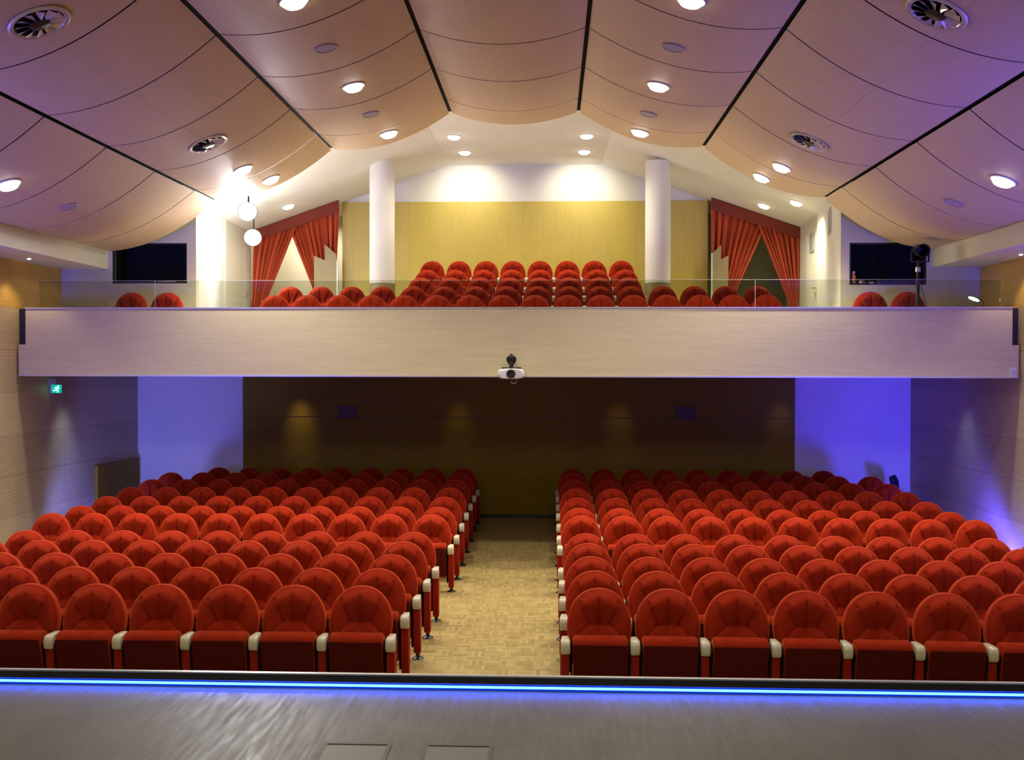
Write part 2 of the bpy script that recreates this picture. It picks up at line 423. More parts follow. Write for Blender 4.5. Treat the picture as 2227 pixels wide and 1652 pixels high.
# projection booth walls with dark windows
def booth(name, x0, x1, wx0, wx1, wz0, wz1, n, side):
    bm = N(); ya, yb = 15.5, 15.62
    def col(a, b, za=None, zb=None):
        prism(bm, [(a, 2.94 if za is None else za), (b, 2.94 if za is None else za),
                   (b, zb if zb else rz(b)), (a, zb if zb else rz(a))], 'y', ya, yb)
    col(x0, wx0); col(wx1, x1); col(wx0, wx1, None, wz0); col(wx0, wx1, wz1, None)
    struct(name, bm, M['cream_wall'], 'cream wall of the '+side+' projection booth')
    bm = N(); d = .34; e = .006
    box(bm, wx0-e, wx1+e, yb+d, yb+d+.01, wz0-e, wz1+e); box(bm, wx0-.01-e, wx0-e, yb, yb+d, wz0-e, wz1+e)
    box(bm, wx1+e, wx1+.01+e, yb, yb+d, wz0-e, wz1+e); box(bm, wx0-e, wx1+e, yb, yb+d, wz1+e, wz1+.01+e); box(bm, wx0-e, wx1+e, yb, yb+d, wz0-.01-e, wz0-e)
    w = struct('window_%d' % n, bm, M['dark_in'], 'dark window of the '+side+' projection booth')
    bm = N()
    for a, b, c, e in ((wx0, wx1, wz0, wz0+.025), (wx0, wx1, wz1-.025, wz1), (wx0, wx0+.025, wz0, wz1), (wx1-.025, wx1, wz0, wz1)):
        box(bm, a, b, ya+.005, ya+.05, c, e)
    obj('window_frame', bm, M['black'], w)
booth('wall_booth_left', WL, -5.59, -6.93, -5.735, 4.095, 4.73, 1, 'left')
booth('wall_booth_right', 4.445, WR, 4.58, 5.745, 4.055, 4.70, 2, 'right')

def wallrun(name, pts, th, m, label, z0=2.94, side=1):
    """thin wall following plan points, tops following the sloping ceiling"""
    bm = N(); vs = []
    for (x, y) in pts:
        zt = rz(x)
        vs.append([bm.verts.new(p) for p in ((x, y, z0), (x, y, zt), (x+side*th, y, zt), (x+side*th, y, z0))])
    for a, b in zip(vs, vs[1:]):
        for q in range(4): bm.faces.new((a[q], a[(q+1) % 4], b[(q+1) % 4], b[q]))
    bm.faces.new(vs[0]); bm.faces.new(vs[-1][::-1]); bmesh.ops.recalc_face_normals(bm, faces=bm.faces[:])
    return struct(name, bm, m, label)
wallrun('wall_balcony_left', [(-5.59, 15.62), (-6.36, 19.1), (-6.36, 19.3)], .1, M['white'], 'white wall beside the left booth', side=-1)
wallrun('wall_balcony_right', [(4.445, 15.62), (5.07, 18.8), (5.09, 19.3)], .1, M['white'], 'white wall beside the right booth', side=1)
wallrun('wall_rear_left', [(-6.38, 19.3), (-6.46, 24)], .1, M['cream_wall'], 'cream rear side wall, left', side=-1)
wallrun('wall_rear_right', [(5.11, 19.3), (5.30, 24)], .1, M['cream_wall'], 'cream rear side wall, right', side=1)

# upper back wall and panelling
bm = N(); prism(bm, [(-4.486, 3.25), (3.324, 3.25), (3.324, rz(3.324)), (1.09, 7.12), (-2.2, 7.12), (-4.486, rz(-4.486))], 'y', 21.36, 21.5)
struct('wall_balcony_back', bm, M['white'], 'white upper part of the balcony back wall')
bm = N(); box(bm, -4.486, 3.324, 21.32, 21.36, 3.25, 6.33)
struct('wall_balcony_back_panelling', bm, M['wood_y'], 'yellow maple panelling behind the balcony seats')
bm = N(); box(bm, -6.46, -4.486, 22.6, 22.7, 3.25, 6.5)
struct('wall_alcove_left', bm, M['cream_wall'], 'cream wall behind the left curtains')
bm = N(); box(bm, 3.324, 5.3, 22.6, 22.7, 3.25, 6.5)
struct('wall_alcove_right', bm, M['olive'], 'olive wall behind the right curtains')
bm = N(); box(bm, -4.50, -4.486, 21.36, 22.6, 3.25, 6.4); box(bm, 3.324, 3.34, 21.36, 22.6, 3.25, 6.4)
struct('trim_7', bm, M['wood_part'])

# round columns
for x, s in ((-3.289, 'left'), (2.053, 'right')):
    r = empty('column', (x, 19.3, 0), kind='structure', label='round white column in front of the '+s+' end of the maple wall')
    bm = N(); lathe(bm, [(.243, 4.405), (.243, rz(x+.2, .0)+.02)], 48)
    obj('shaft', bm, M['white'], r, smooth=True)
    bm = N(); lathe(bm, [(.25, 3.25), (.25, 4.40)], 48)
    obj('wainscot', bm, M['wood_part'], r, smooth=True)

# doors on the rear side walls
def door(n, x, y0, y1, side, sgn):
    bm = N(); box(bm, min(x, x+sgn*.05), max(x, x+sgn*.05), y0, y1, 3.25, 5.42 if n == 2 else 5.3)
    d = struct('door_%d' % n, bm, M['door'], 'pale door at the '+side+' end of the balcony')
    bm = N(); hx = x-sgn*.03; hy = y1-.1 if n == 1 else y0+.1
    hz = 4.33
    for z in (hz, hz-.09): tube(bm, (x, hy, z), (x-sgn*.06, hy, z), .012)
    tube(bm, (x-sgn*.055, hy, hz), (x-sgn*.055, hy+(-.12 if n == 1 else .12), hz), .011)
    obj('door_handle', bm, M['chrome'], d)
    return d
door(1, -6.40, 19.75, 20.75, 'left', -1)
door(2, 5.13, 19.35, 20.25, 'right', 1)
# front-facing return carrying a pale leaf on the left
# grilles
def grille(x, y, z, w, h, ry, label):
    r = empty('vent_grille', (x, y, z), (0, 0, ry), label, 'vent grille', 'small grey vent grilles')
    bm = N(); box(bm, -w/2, w/2, -.012, 0, -h/2, -h/2+.015); box(bm, -w/2, w/2, -.012, 0, h/2-.015, h/2); box(bm, -w/2, -w/2+.015, -.012, 0, -h/2, h/2); box(bm, w/2-.015, w/2, -.012, 0, -h/2, h/2)
    obj('frame', bm, M['grille'], r)
    bm = N(); n = int(h/.03)
    for k in range(n):
        z0 = -h/2+.02+k*(h-.04)/n
        prism(bm, [(-.002, z0), (-.010, z0+.014), (-.008, z0+.018), (0, z0+.004)], 'x', -w/2+.015, w/2-.015)
    obj('louvre', bm, M['grille'], r)
grille(4.745, 17.2, 5.28, .45, .42, math.radians(79)-PI, 'small grey vent grille high on the white wall right of the curtains')
grille(5.113, 19.8, 5.25, .34, .36, math.radians(87.5)-PI, 'small grey vent grille above the right balcony door')
grille(-5.99, 17.4, 5.32, .5, .40, math.radians(-77.5)+PI, 'small grey vent grille high on the white wall left of the curtains')
for x, s in ((-3.77, 'left'), (2.47, 'right')):
    r = empty('wall_grille', (x, YB-.055, 1.95), (0, 0, 0), 'grey rectangular grille on the '+s+' half of the brown back panelling', 'grille', 'grilles on the brown panelling')
    bm = N()
    for a, b, c, e in ((-.17, .17, -.12, -.105), (-.17, .17, .105, .12), (-.17, -.155, -.12, .12), (.155, .17, -.12, .12)): box(bm, a, b, -.02, 0, c, e)
    obj('frame', bm, M['dgrille'], r)
    bm = N(); box(bm, -.155, .155, -.012, 0, -.105, .105)
    for k in range(9): box(bm, -.155, .155, -.018, -.012, -.098+k*.022, -.090+k*.022)
    obj('louvre', bm, M['dgrille'], r)

# stair glass beside the curtains; wood boards stand in for its reflection
for s, xs, lab in ((1, (3.345, 3.55, 3.70), 'right'), (-1, (-4.52, -4.80, -5.03), 'left')):
    r = empty('stair_partition', (xs[0], 21.0, 3.25), label='stepped stair glass, its wood reflection built as boards, in front of the '+lab+' curtains', cat='partition')
    w1, w2 = xs[1]-xs[0], xs[2]-xs[0]
    bm = N()
    if s == 1: prism(bm, [(0.03, 0), (w1, 0), (w1, 2.10), (.03, 1.93)], 'y', -.02, .02); prism(bm, [(w1, 0), (w2, 0), (w2, 1.88), (w1, 1.80)], 'y', -.02, .02)
    else: prism(bm, [(-.03, 0), (-.03, 1.92), (w1, 2.14), (w1, 0)], 'y', -.02, .02); prism(bm, [(w1, 0), (w1, 1.80), (w2, 1.90), (w2, 0)], 'y', -.02, .02)
    obj('board', bm, M['wood_part'], r)
    bm = N()
    if s == 1: box(bm, 0, .028, -.02, .02, 0, 1.93)
    else: box(bm, -.028, 0, -.02, .02, .9, 1.80)
    obj('glass_rim', bm, M['glass_edge'], r)

# curtains
def curtain(x_out, x_in, z_top_out, z_top_in, x_tie0, x_tie1, z_tie, z_apex_drop, folds, amp, y, label, flare=.1):
    """hangs from a sloping rail between x_out (side) and x_in (middle), gathered sideways at the tie"""
    bm = N(); NS, NT = 110, 40; rows = []
    zb = 3.27
    for j in range(NT+1):
        t = j/NT; row = []
        for i in range(NS+1):
            s = i/NS
            zt = z_top_out+(z_top_in-z_top_out)*s
            z = zt+(zb-zt)*t
            xt = x_out+(x_in-x_out)*s
            xg = x_tie0+(x_tie1-x_tie0)*s
            k = (zt-z)/max(.01, zt-z_tie)
            if k < 1:
                kk = k**(1.0-.12*(1-s)); x = xt+(xg-xt)*kk; a = amp*(1-.45*kk)
            else:
                x = xg+(s-.5)*flare*(k-1)*3; a = amp*.6
            ph = folds*2*PI*(s+.04*math.sin(5*s+1.5))
            yy = y+a*(math.sin(ph)+.35*math.sin(2.3*ph+1))*(.35+.65*min(1, k*3))
            row.append(bm.verts.new((x, yy, z)))
        rows.append(row)
    for a, b in zip(rows, rows[1:]):
        for i in range(NS): bm.faces.new((a[i], a[i+1], b[i+1], b[i]))
    bmesh.ops.recalc_face_normals(bm, faces=bm.faces[:])
    o = obj('curtain', bm, M['curtain'], smooth=True, ang=80)
    md = o.modifiers.new('thick', 'SOLIDIFY'); md.thickness = .006
    return setp(o, label, 'curtain', 'orange-red curtains at the balcony rear')
YC = 21.15
zr = lambda x: rz(x)-.16
curtain(3.36, 4.52, zr(3.36), zr(4.52), 3.40, 3.78, 4.15, 0, 9, .085, YC, 'orange-red curtain swept left beside the maple wall, right-hand opening')
curtain(5.20, 4.30, zr(5.20), zr(4.30), 5.16, 4.95, 4.20, 0, 8, .085, YC-.09, 'orange-red curtain tied back to the right of the right-hand opening')
curtain(-4.53, -5.62, zr(-4.53), zr(-5.62), -4.62, -5.03, 4.3, 0, 9, .085, YC, 'orange-red curtain swept right beside the maple wall, left-hand opening')
curtain(-6.36, -5.40, zr(-6.36), zr(-5.40), -6.38, -6.05, 4.25, 0, 8, .085, YC-.09, 'orange-red curtain tied back to the left of the left-hand opening')
for xa, xb, s in ((3.34, 5.20, 'right'), (-6.38, -4.50, 'left')):
    bm = N(); prism(bm, [(xa, rz(xa, .01)), (xb, rz(xb, .01)), (xb, rz(xb, .01)-.24), (xa, rz(xa, .01)-.24)], 'y', YC-.20, YC-.16)
    setp(obj('curtain_pelmet', bm, M['pelmet']), 'dark red sloping pelmet above the '+s+' pair of curtains', 'pelmet')

# --------------------------------------------------------------- ceiling lights
LSCALE = 1.0
def spot(name, loc, e, col, size=1.9, rad=.1, blend=.6, aim=None, parent=None):
    l = bpy.data.lights.new(name, 'SPOT'); l.energy = e*LSCALE; l.color = col; l.spot_size = size; l.spot_blend = blend; l.shadow_soft_size = rad
    o = bpy.data.objects.new(name, l); C.objects.link(o); o.location = loc
    if aim is not None:
        d = Vector(aim)-Vector(loc); o.rotation_euler = d.to_track_quat('-Z', 'Y').to_euler()
    return o
def point(name, loc, e, col, rad=.1):
    l = bpy.data.lights.new(name, 'POINT'); l.energy = e*LSCALE; l.color = col; l.shadow_soft_size = rad
    o = bpy.data.objects.new(name, l); C.objects.link(o); o.location = loc; return o
def area(name, loc, e, col, sx, sy, aim, spread=180):
    l = bpy.data.lights.new(name, 'AREA'); l.energy = e*LSCALE; l.color = col; l.shape = 'RECTANGLE'; l.size = sx; l.size_y = sy; l.spread = math.radians(spread)
    o = bpy.data.objects.new(name, l); C.objects.link(o); o.location = loc
    o.rotation_euler = (Vector(aim)-Vector(loc)).to_track_quat('-Z', 'Y').to_euler(); return o

def slope_at(x, fn): return math.atan((fn(x+.02)-fn(x-.02))/.04)
protoD = {}
def fixture(kind, x, y, fn, r, lens, label, group, cat, key):
    z = fn(x); tilt = -slope_at(x, fn)
    if key not in protoD:
        e = empty(kind, (x, y, z-.001), (0, tilt, 0), label, cat, group)
        bm = N(); lathe(bm, [(r, 0), (r, -.008), (r-.006, -.014), (r-.022, -.012), (r-.024, 0)], 40)
        obj('trim_ring', bm, M['trimc'] if lens in ('lamp', 'lamp_up') else M['spk'], e, smooth=True)
        bm = N(); lathe(bm, [(r-.024, -.002), (r-.024, -.007), (r*.5, -.010), (.0001, -.011)] if lens == 'spk' else [(r-.024, -.002), (r-.024, -.007), (r*.86-.012, -.034), (r*.62, -.054), (r*.32, -.064), (.0001, -.067)], 32, capb=False)  # lens domed and enlarged so its shape includes the lamp's glow
        obj('lens' if lens in ('lamp', 'lamp_up') else 'mesh_cover', bm, M[lens], e, smooth=True)
        protoD[key] = e; return e
    e = dup(protoD[key], (x, y, z-.001), 0, label=label, group=group); e.rotation_euler = (0, tilt, 0); e['category'] = cat
    return e
WARM = (1, .93, .72)
strips = {'just left of the centre strip': [(-2.34, 8.99), (-2.34, 11.72), (-2.31, 14.12)], 'just right of the centre strip': [(1.26, 9.10), (1.26, 11.83), (1.25, 14.15)],
          'second left of the centre strip': [(-4.24, 13.57), (-4.13, 14.55)], 'second right of the centre strip': [(3.14, 13.75), (3.06, 14.66)],
          'outermost on the left': [(-6.01, 10.82)], 'outermost on the right': [(4.88, 10.98)]}
near = {3: ['nearest the camera', 'midway along', 'nearest the balcony'], 2: ['nearer the camera', 'nearer the balcony'], 1: ['alone there']}
for s, ps in strips.items():
    for k, (x, y) in enumerate(ps):
        fixture('downlight', x, y, surf, .138, 'lamp', 'lit round downlight in the ceiling strip '+s+', '+near[len(ps)][k], 'downlights in the wooden ceiling strips', 'downlight', 'dl')
        spot('downlight_beam', (x, y, surf(x)-.12), (120 if y < 8.5 else 210 if y < 10 else 420), WARM, 2.3, .11, .9, (x, y, 0))
# unseen front part of the same rows, over the stage edge
for x, y in ((-2.34, 6.3), (1.26, 6.3), (-6.01, 8.1), (4.88, 8.1)):
    fixture('downlight', x, y, surf, .138, 'lamp', 'round downlight of the strip rows in front of the frame', 'downlights in front of the frame', 'downlight', 'dl')
    spot('downlight_beam', (x, y, surf(x)-.12), (150 if y < 8.5 else 250 if y < 10 else 400), WARM, 2.3, .11, .9, (x, y, 0))
for x, y, s in ((-2.35, 10.32, 'left of centre, nearer the camera'), (-2.37, 13.0, 'left of centre, nearer the balcony'), (1.26, 10.44, 'right of centre, nearer the camera'), (1.27, 13.15, 'right of centre, nearer the balcony'), (-6.05, 12.28, 'in the outermost left strip'), (4.91, 12.38, 'in the outermost right strip')):
    fixture('ceiling_speaker', x, y, surf, .12, 'spk', 'flat round grey ceiling speaker '+s, 'round ceiling speakers', 'speaker', 'sp')
rears = [(-1.83, 18.7, 'front left of the flat part'), (.66, 18.7, 'front right of the flat part'), (-1.74, 20.05, 'rear left of the flat part'), (.66, 20.05, 'rear right of the flat part'),
         (-5.32, 20.0, 'over the left curtains'), (4.25, 20.1, 'over the right curtains'), (4.62, 19.0, 'near the right white wall')]
for x, y, s in rears:
    fn = rz
    fixture('downlight', x, y, fn, .138, 'lamp_up', 'lit round downlight in the white balcony ceiling, '+s, 'downlights in the balcony ceiling', 'downlight', 'dl2')
    spot('downlight_beam', (x, y, fn(x)-.12), (60 if y > 19.9 else 210), (1, .93, .68), 2.5, .1, .9, (x, y, 0))

for x in (-1.74, .66): spot('wall_wash_beam', (x, 20.3, 7.0), 95, (1, .94, .70), 2.0, .05, .9, (x, 21.3, 6.2))

# air diffusers with twisted blades
def diffuser(x, y, label, key='ad'):
    z = surf(x); tilt = -slope_at(x, surf)
    if key in protoD:
        e = dup(protoD[key], (x, y, z), 0, label=label, group='round air diffusers'); e.rotation_euler = (0, tilt, 0); e['category'] = 'air diffuser'; return
    e = empty('air_diffuser', (x, y, z), (0, tilt, 0), label, 'air diffuser', 'round air diffusers'); protoD[key] = e
    bm = N(); lathe(bm, [(.25, .0), (.25, -.006), (.235, -.016), (.205, -.012), (.195, 0), (.19, -.001)], 56, capa=False, capb=False)
    obj('trim_ring', bm, M['chromeb'], e, smooth=True)
    bm = N(); lathe(bm, [(.2, -.0015), (.0001, -.0015)], 40, capb=False); obj('dark_throat', bm, M['black'], e)
    bm = N(); lathe(bm, [(.085, -.002), (.085, -.020), (.07, -.028), (.0001, -.03)], 40, capb=False); obj('hub', bm, M['blackm'], e, smooth=True)
    for k in range(12):
        a = 2*PI*k/12; ca, sa = math.cos(a), math.sin(a)
        bm = N(); ring = []
        for rr_, w, zz in ((.084, .010, -.006), (.19, .032, -.005)):
            for s, dz in ((-1, -.0035), (1, -.024)):
                ring.append((rr_*ca-s*w*sa, rr_*sa+s*w*ca, dz if s < 0 else dz))
        v = [bm.verts.new(p) for p in ring]+[bm.verts.new((p[0], p[1], p[2]-.003)) for p in ring]
        for q in ((0, 1, 3, 2), (4, 6, 7, 5), (0, 4, 5, 1), (2, 3, 7, 6), (0, 2, 6, 4), (1, 5, 7, 3)): bm.faces.new([v[i] for i in q])
        bmesh.ops.recalc_face_normals(bm, faces=bm.faces[:])
        obj('blade', bm, M['chromeb'], e)
diffuser(-4.13, 7.91, 'round metal air diffuser in the ceiling, upper left corner of the photo')
diffuser(-4.21, 12.1, 'round metal air diffuser in the ceiling beside the two left downlights')
diffuser(3.03, 8.0, 'round metal air diffuser in the ceiling, upper right corner of the photo')
diffuser(3.13, 12.27, 'round metal air diffuser in the ceiling beside the two right downlights')

# small spots in the side soffits
for x, y, s in ((-7.42, 13.9, 'left'), (6.33, 13.7, 'right')):
    e = empty('soffit_spot', (x, y, 4.32), (0, 0, 0), 'tiny lit spotlight under the '+s+' soffit', 'spotlight', 'soffit spotlights')
    bm = N(); lathe(bm, [(.045, 0), (.045, -.006), (.03, -.008)], 20); obj('trim_ring', bm, M['chrome'], e, smooth=True)
    bm = N(); lathe(bm, [(.028, -.008), (.018, -.018), (.0001, -.02)], 16, capb=False); obj('lens', bm, M['lamp'], e, smooth=True)
for y in (8.0, 11.0, 13.9):
    spot('soffit_beam', (-7.42, y, 4.29), 34, (1, .80, .5), 1.7, .03, .7, (-7.42, y, 0))
    spot('soffit_beam', (6.33, y, 4.29), 30, (1, .80, .5), 1.7, .03, .7, (6.33, y, 0))

# two bright floodlights on the left of the balcony
def flood(nm, loc, aim, rad, label, up):
    e = empty(nm, loc, (0, 0, 0), label, 'floodlight', 'bright floodlights on the left')
    d = (Vector(aim)-Vector(loc)).normalized(); q = d.to_track_quat('Z', 'Y').to_matrix().to_4x4()
    bm = N(); lathe(bm, [(rad*.5, -.30), (rad*.8, -.26), (rad*.9, -.05), (rad*1.08, 0), (rad*1.08, .015), (rad, .015), (rad, -.02)], 28, q, capb=False)
    obj('housing', bm, M['blackm'], e, smooth=True)
    bm = N(); lathe(bm, [(rad, -.01), (rad*.6, .008), (.0001, .014)], 28, q, capb=False, capa=False)
    obj('lens', bm, M['flood'], e, smooth=True)
    bm = N(); tube(bm, (0, .05, .05), (-.02, .12, up), .012); obj('bracket', bm, M['blackm'], e)
    return e
fa = (-5.62, 18.6, 5.22); fb = (-4.8, 15.6, 5.24)
flood('wall_floodlight', fa, (-.6, 3, 1.4), .15, 'dazzling white floodlight beside the left curtains', .5)
flood('hanging_floodlight', fb, (-.6, 3, 1.8), .14, 'dazzling white floodlight under the ceiling edge above the left wall', .95)
spot('flood_beam', (-5.58, 18.4, 5.21), 180, (.93, .92, 1), 2.7, .14, .7, (-.6, 3, 1.4))
spot('flood_beam', (-4.79, 15.5, 5.23), 200, (.93, .92, 1), 2.7, .12, .7, (-.6, 3, 1.8))
point('flood_spill', (-5.35, 16.9, 5.1), 100, (.96, .94, 1), .12)
point('flood_spill', (-4.79, 15.45, 5.06), 34, (.96, .94, 1), .12)
point('flood_spill', (-5.75, 18.3, 5.15), 60, (.96, .94, 1), .12)

# -------------------------------------------------------- theatre chair
def backrest_bm():
    bm = N(); NA = 112
    rs = [.05, .10, .15, .20, .25, .30, .35, .40, .45, .50, .55, .60, .65, .70, .75, .80, .85, .89, .93, .96, .985, 1.0]
    cz = .655; A, BU, BD = .254, .310, .255
    def outline(th):
        c, s = math.cos(th), math.sin(th)
        if s >= 0: n = 2.15; b = BU
        else: n = 3.4; b = BD
        x = A*abs(c)**(2/n)*(1 if c >= 0 else -1); z = b*abs(s)**(2/n)*(1 if s >= 0 else -1)
        if s < 0: x *= 1-.13*(-z/BD)
        return x, z
    CZ = .035
    segs = [((0, .90), (0, .635)), ((-.150, .862), (-.083, .695)), ((.150, .862), (.083, .695)), ((-.085, .690), (-.200, .575)), ((.085, .690), (.200, .575))]
    dots = [(0, .895), (-.152, .862), (.152, .862)]
    def segd(p, a, b):
        ax, az = b[0]-a[0], b[1]-a[1]; t = max(0, min(1, ((p[0]-a[0])*ax+(p[1]-a[1])*az)/(ax*ax+az*az)))
        return math.hypot(p[0]-a[0]-ax*t, p[1]-a[1]-az*t)
    def front(r, x, z, th):
        g_ = (.05+.95*math.sin(PI/2*min(r/.70, 1))) if r < .70 else 1-.95*((r-.70)/.30)**2.4
        y = -.046*g_
        z = z+cz
        for a_, b_ in segs: y += .019*math.exp(-(segd((x, z), a_, b_)/.0095)**2)*min(1, max(0, (.97-r)/.06))
        for p_ in dots: y += .010*math.exp(-(math.hypot(x-p_[0], z-p_[1])/.013)**2)
        # the panel above the fold leans forward, the one below swells
        if r < .97:
            w_ = min(1, (.97-r)/.2)
            if z > .69 and abs(x) < .083+(z-.69)*.40: y -= .034*min(1, (z-.69)/.17)*w_
            if z < .69 and abs(x) < .085+(.69-z)*1.0: y -= .022*min(1, (.69-z)/.05)*w_
        return y
    rec = lambda z: (z-.31)*.13
    c0 = bm.verts.new((0, front(0, 0, CZ, 0)+rec(CZ), cz+CZ)); prev = None; fs = []
    for r in rs:
        ring = []
        for k in range(NA):
            th = 2*PI*k/NA; x, z = outline(th); x *= r; z = CZ+(z-CZ)*r
            ring.append(bm.verts.new((x, front(r, x, z, th)+rec(z), cz+z)))
        if prev is None:
            for k in range(NA): bm.faces.new((c0, ring[k], ring[(k+1) % NA]))
        else:
            for k in range(NA): bm.faces.new((prev[k], ring[k], ring[(k+1) % NA], prev[(k+1) % NA]))
        prev = ring
    for sc, yy in ((1.012, .012), (1.012, .045), (.985, .062), (.90, .070)):
        ring = []
        for k in range(NA):
            x, z = outline(2*PI*k/NA); x *= sc; z *= sc
            ring.append(bm.verts.new((x, yy+rec(z), cz+z)))
        for k in range(NA): bm.faces.new((prev[k], ring[k], ring[(k+1) % NA], prev[(k+1) % NA]))
        prev = ring
    bm.faces.new(prev)
    bmesh.ops.recalc_face_normals(bm, faces=bm.faces[:])
    pp = []
    for k in range(72):
        x, z = outline(2*PI*k/72); pp.append((x*.985, .006+rec(z), cz+z*.985))
    return bm, pp

def make_chair():
    root = empty('theatre_seat', (0, 0, 0), cat='theatre seat')
    b, pp = backrest_bm(); br = obj('backrest', b, M['velvet'], root, smooth=True, ang=60)
    bm = N(); path(bm, pp, .0125, 8, True); obj('piping', bm, M['piping'], br, smooth=True, ang=80)
    prof = [(-.125, .585), (-.138, .618), (-.165, .636), (-.205, .641), (-.245, .633), (-.270, .613), (-.281, .585), (-.279, .553),
            (-.262, .50), (-.20, .215), (-.185, .195), (-.16, .188), (-.135, .20), (-.125, .25)]
    bm = N(); rprism(bm, prof, .428, .018); obj('seat', bm, M['velvet'], root, smooth=True, ang=60)
    pan = [(-.2830, .588), (-.2800, .580), (-.2640, .500), (-.2100, .225), (-.2160, .222), (-.2240, .243), (-.2715, .505), (-.2880, .585)]
    bm = N(); rprism(bm, pan, .420, .004); obj('seat_pan', bm, M['pan'], root, smooth=True, ang=50)
    arm = [(-.085, .590), (-.085, .607), (-.10, .610), (-.215, .614), (-.246, .609), (-.264, .595), (-.272, .570), (-.270, .530), (-.262, .508), (-.245, .500),
           (-.226, .504), (-.220, .530), (-.215, .556), (-.195, .572), (-.10, .574), (-.085, .573)]
    panel = [(-.236, .515), (-.240, .49), (-.236, .30), (-.205, .085), (-.17, .062), (-.13, .062), (-.11, .09), (-.104, .30), (-.100, .52), (-.100, .572), (-.19, .572), (-.214, .55), (-.22, .515)]
    for x in (-.2265, .2265):
        bm = N(); prism(bm, [(-.255, .53), (-.17, .12), (-.13, .12), (-.125, .58), (-.20, .58)], 'x', x-.0075, x+.0075)
        obj('dark_gap_strip', bm, M['void'], root)  # black strip added so the gap beside the cushion looks dark
    def side(x):
        end = x > 0
        bm = N(); rprism(bm, panel, .064, .008, x); a = obj('side_panel', bm, M['panel_red'], root, smooth=True, ang=50)
        bm = N(); rprism(bm, arm, .076, .012, x, lambda y: .62+.38*min(1, max(0, (-.07-y)/.12))); c = obj('armrest', bm, M['cream'], root, smooth=True, ang=60)
        bm = N(); lathe(bm, [(.055, .0), (.055, .010), (.040, .020), (.020, .026), (.018, .075)], 24, Matrix.Translation((x, -.14, 0))); d = obj('foot', bm, M['black'], root, smooth=True, ang=50)
        if end:
            for q in (a, c, d): q['end'] = 1
    side(-.275); side(.275)
    return root
proto = make_chair()
first = [True]
ORD = ['', 'first', 'second', 'third', 'fourth', 'fifth', 'sixth', 'seventh', 'eighth', 'ninth', 'tenth', 'eleventh', 'twelfth', 'thirteenth', 'fourteenth', 'fifteenth', 'sixteenth']
def put(x, y, z, rot, label, group, last):
    global proto
    r = dup(proto, (x, y, z), rot, label=label, group=group, skip=not last)
    return r
ROWY = [8.08, 8.85, 9.62, 10.39, 11.16, 12.85, 13.675, 14.5, 15.325, 16.15, 16.975, 17.8]
P = .55; VIS = [6, 6, 7, 8, 9, 10, 10, 10, 10, 10, 10, 9]
def inframe(x, y):
    u = x*math.cos(yaw)+y*math.sin(yaw); f = -x*math.sin(yaw)+y*math.cos(yaw)
    return abs(u/f) < .5143+.27/f
for i, y in enumerate(ROWY):
    nmax = 9 if i == 11 else 10
    for side in (-1, 1):
        x0 = -1.545 if side < 0 else .395
        if side < 0: x0 -= .004*max(0, i-5)
        ks = [k for k in range(nmax) if inframe(x0+side*P*k, y-.006*(P*k)**2)]
        for k in ks:
            d = P*k; yy = y-.006*d*d; x = x0+side*d
            lab = 'red velvet seat, %s of aisle, %s row from the stage, %s from the aisle' % ('left' if side < 0 else 'right', ORD[i+1], ORD[k+1])
            put(x, yy, fz(yy), side*-.012*d, lab, 'stalls seats %s of the aisle' % ('left' if side < 0 else 'right'),
                last=(k == 0 if side < 0 else k == ks[-1]))
BR = [(16, -4.70, 16.8), (16, -4.67, 17.7), (8, -2.435, 18.6), (8, -2.43, 19.5), (8, -2.44, 20.4)]
for i, (n, xa, y) in enumerate(BR):
    for k in range(n):
        lab = 'red velvet seat in the balcony, %s row from the front, %s from its left end' % (ORD[i+1], ORD[k+1])
        put(xa+k*.5535, y, TZ[i], 0, lab, 'balcony seats', last=(k == n-1))
for xa, nm in ((-6.43, 'left'), (4.75, 'right')):
    for k in range(2):
        put(xa+k*.556, 15.05, 2.945, 0, 'red velvet seat below the dark %s booth window, %s of the pair' % (nm, ('left', 'right')[k]), 'seats below the booth windows', last=(k == 1))
# the pattern chair itself becomes one more seat of the last balcony row? it is not needed
for ch in list(proto.children):
    for gch in list(ch.children): bpy.data.objects.remove(gch)
    bpy.data.objects.remove(ch)
bpy.data.objects.remove(proto)

# ------------------------------------------------------------ small things
# projector hung on the balcony front
r = empty('projector', (-.555, 14.0, 2.69), label='white projector with black lens hung on the balcony front', cat='projector')
bm = N(); pts = []
for a in range(32):
    t_ = 2*PI*a/32; c_, s_ = math.cos(t_), math.sin(t_)
    pts.append((.185*abs(c_)**(2/4.5)*(1 if c_ > 0 else -1), -.0+.072*abs(s_)**(2/3)*(1 if s_ > 0 else -1)))
A_ = []
for yy, sc in ((-.16, .90), (-.15, .98), (-.12, 1), (.08, 1), (.10, .96)):
    A_.append([bm.verts.new((p[0]*sc, yy, p[1]*sc)) for p in pts])
for a, b in zip(A_, A_[1:]):
    for k in range(32): bm.faces.new((a[k], a[(k+1) % 32], b[(k+1) % 32], b[k]))
bm.faces.new(A_[0]); bm.faces.new(A_[-1]); bmesh.ops.recalc_face_normals(bm, faces=bm.faces[:])
obj('body', bm, M['projw'], r, smooth=True, ang=50)
q = Matrix.Translation((0, -.155, 0)) @ Matrix.Rotation(PI/2, 4, 'X')
bm = N(); lathe(bm, [(.062, -.02), (.062, .02), (.050, .025), (.046, .008), (.0001, .006)], 32, q, capb=False); obj('lens', bm, M['black'], r, smooth=True)
bm = N(); box(bm, -.135, -.06, -.08, .06, .068, .088); box(bm, .06, .135, -.08, .06, .068, .09); obj('mounting_plate', bm, M['blackm'], r)
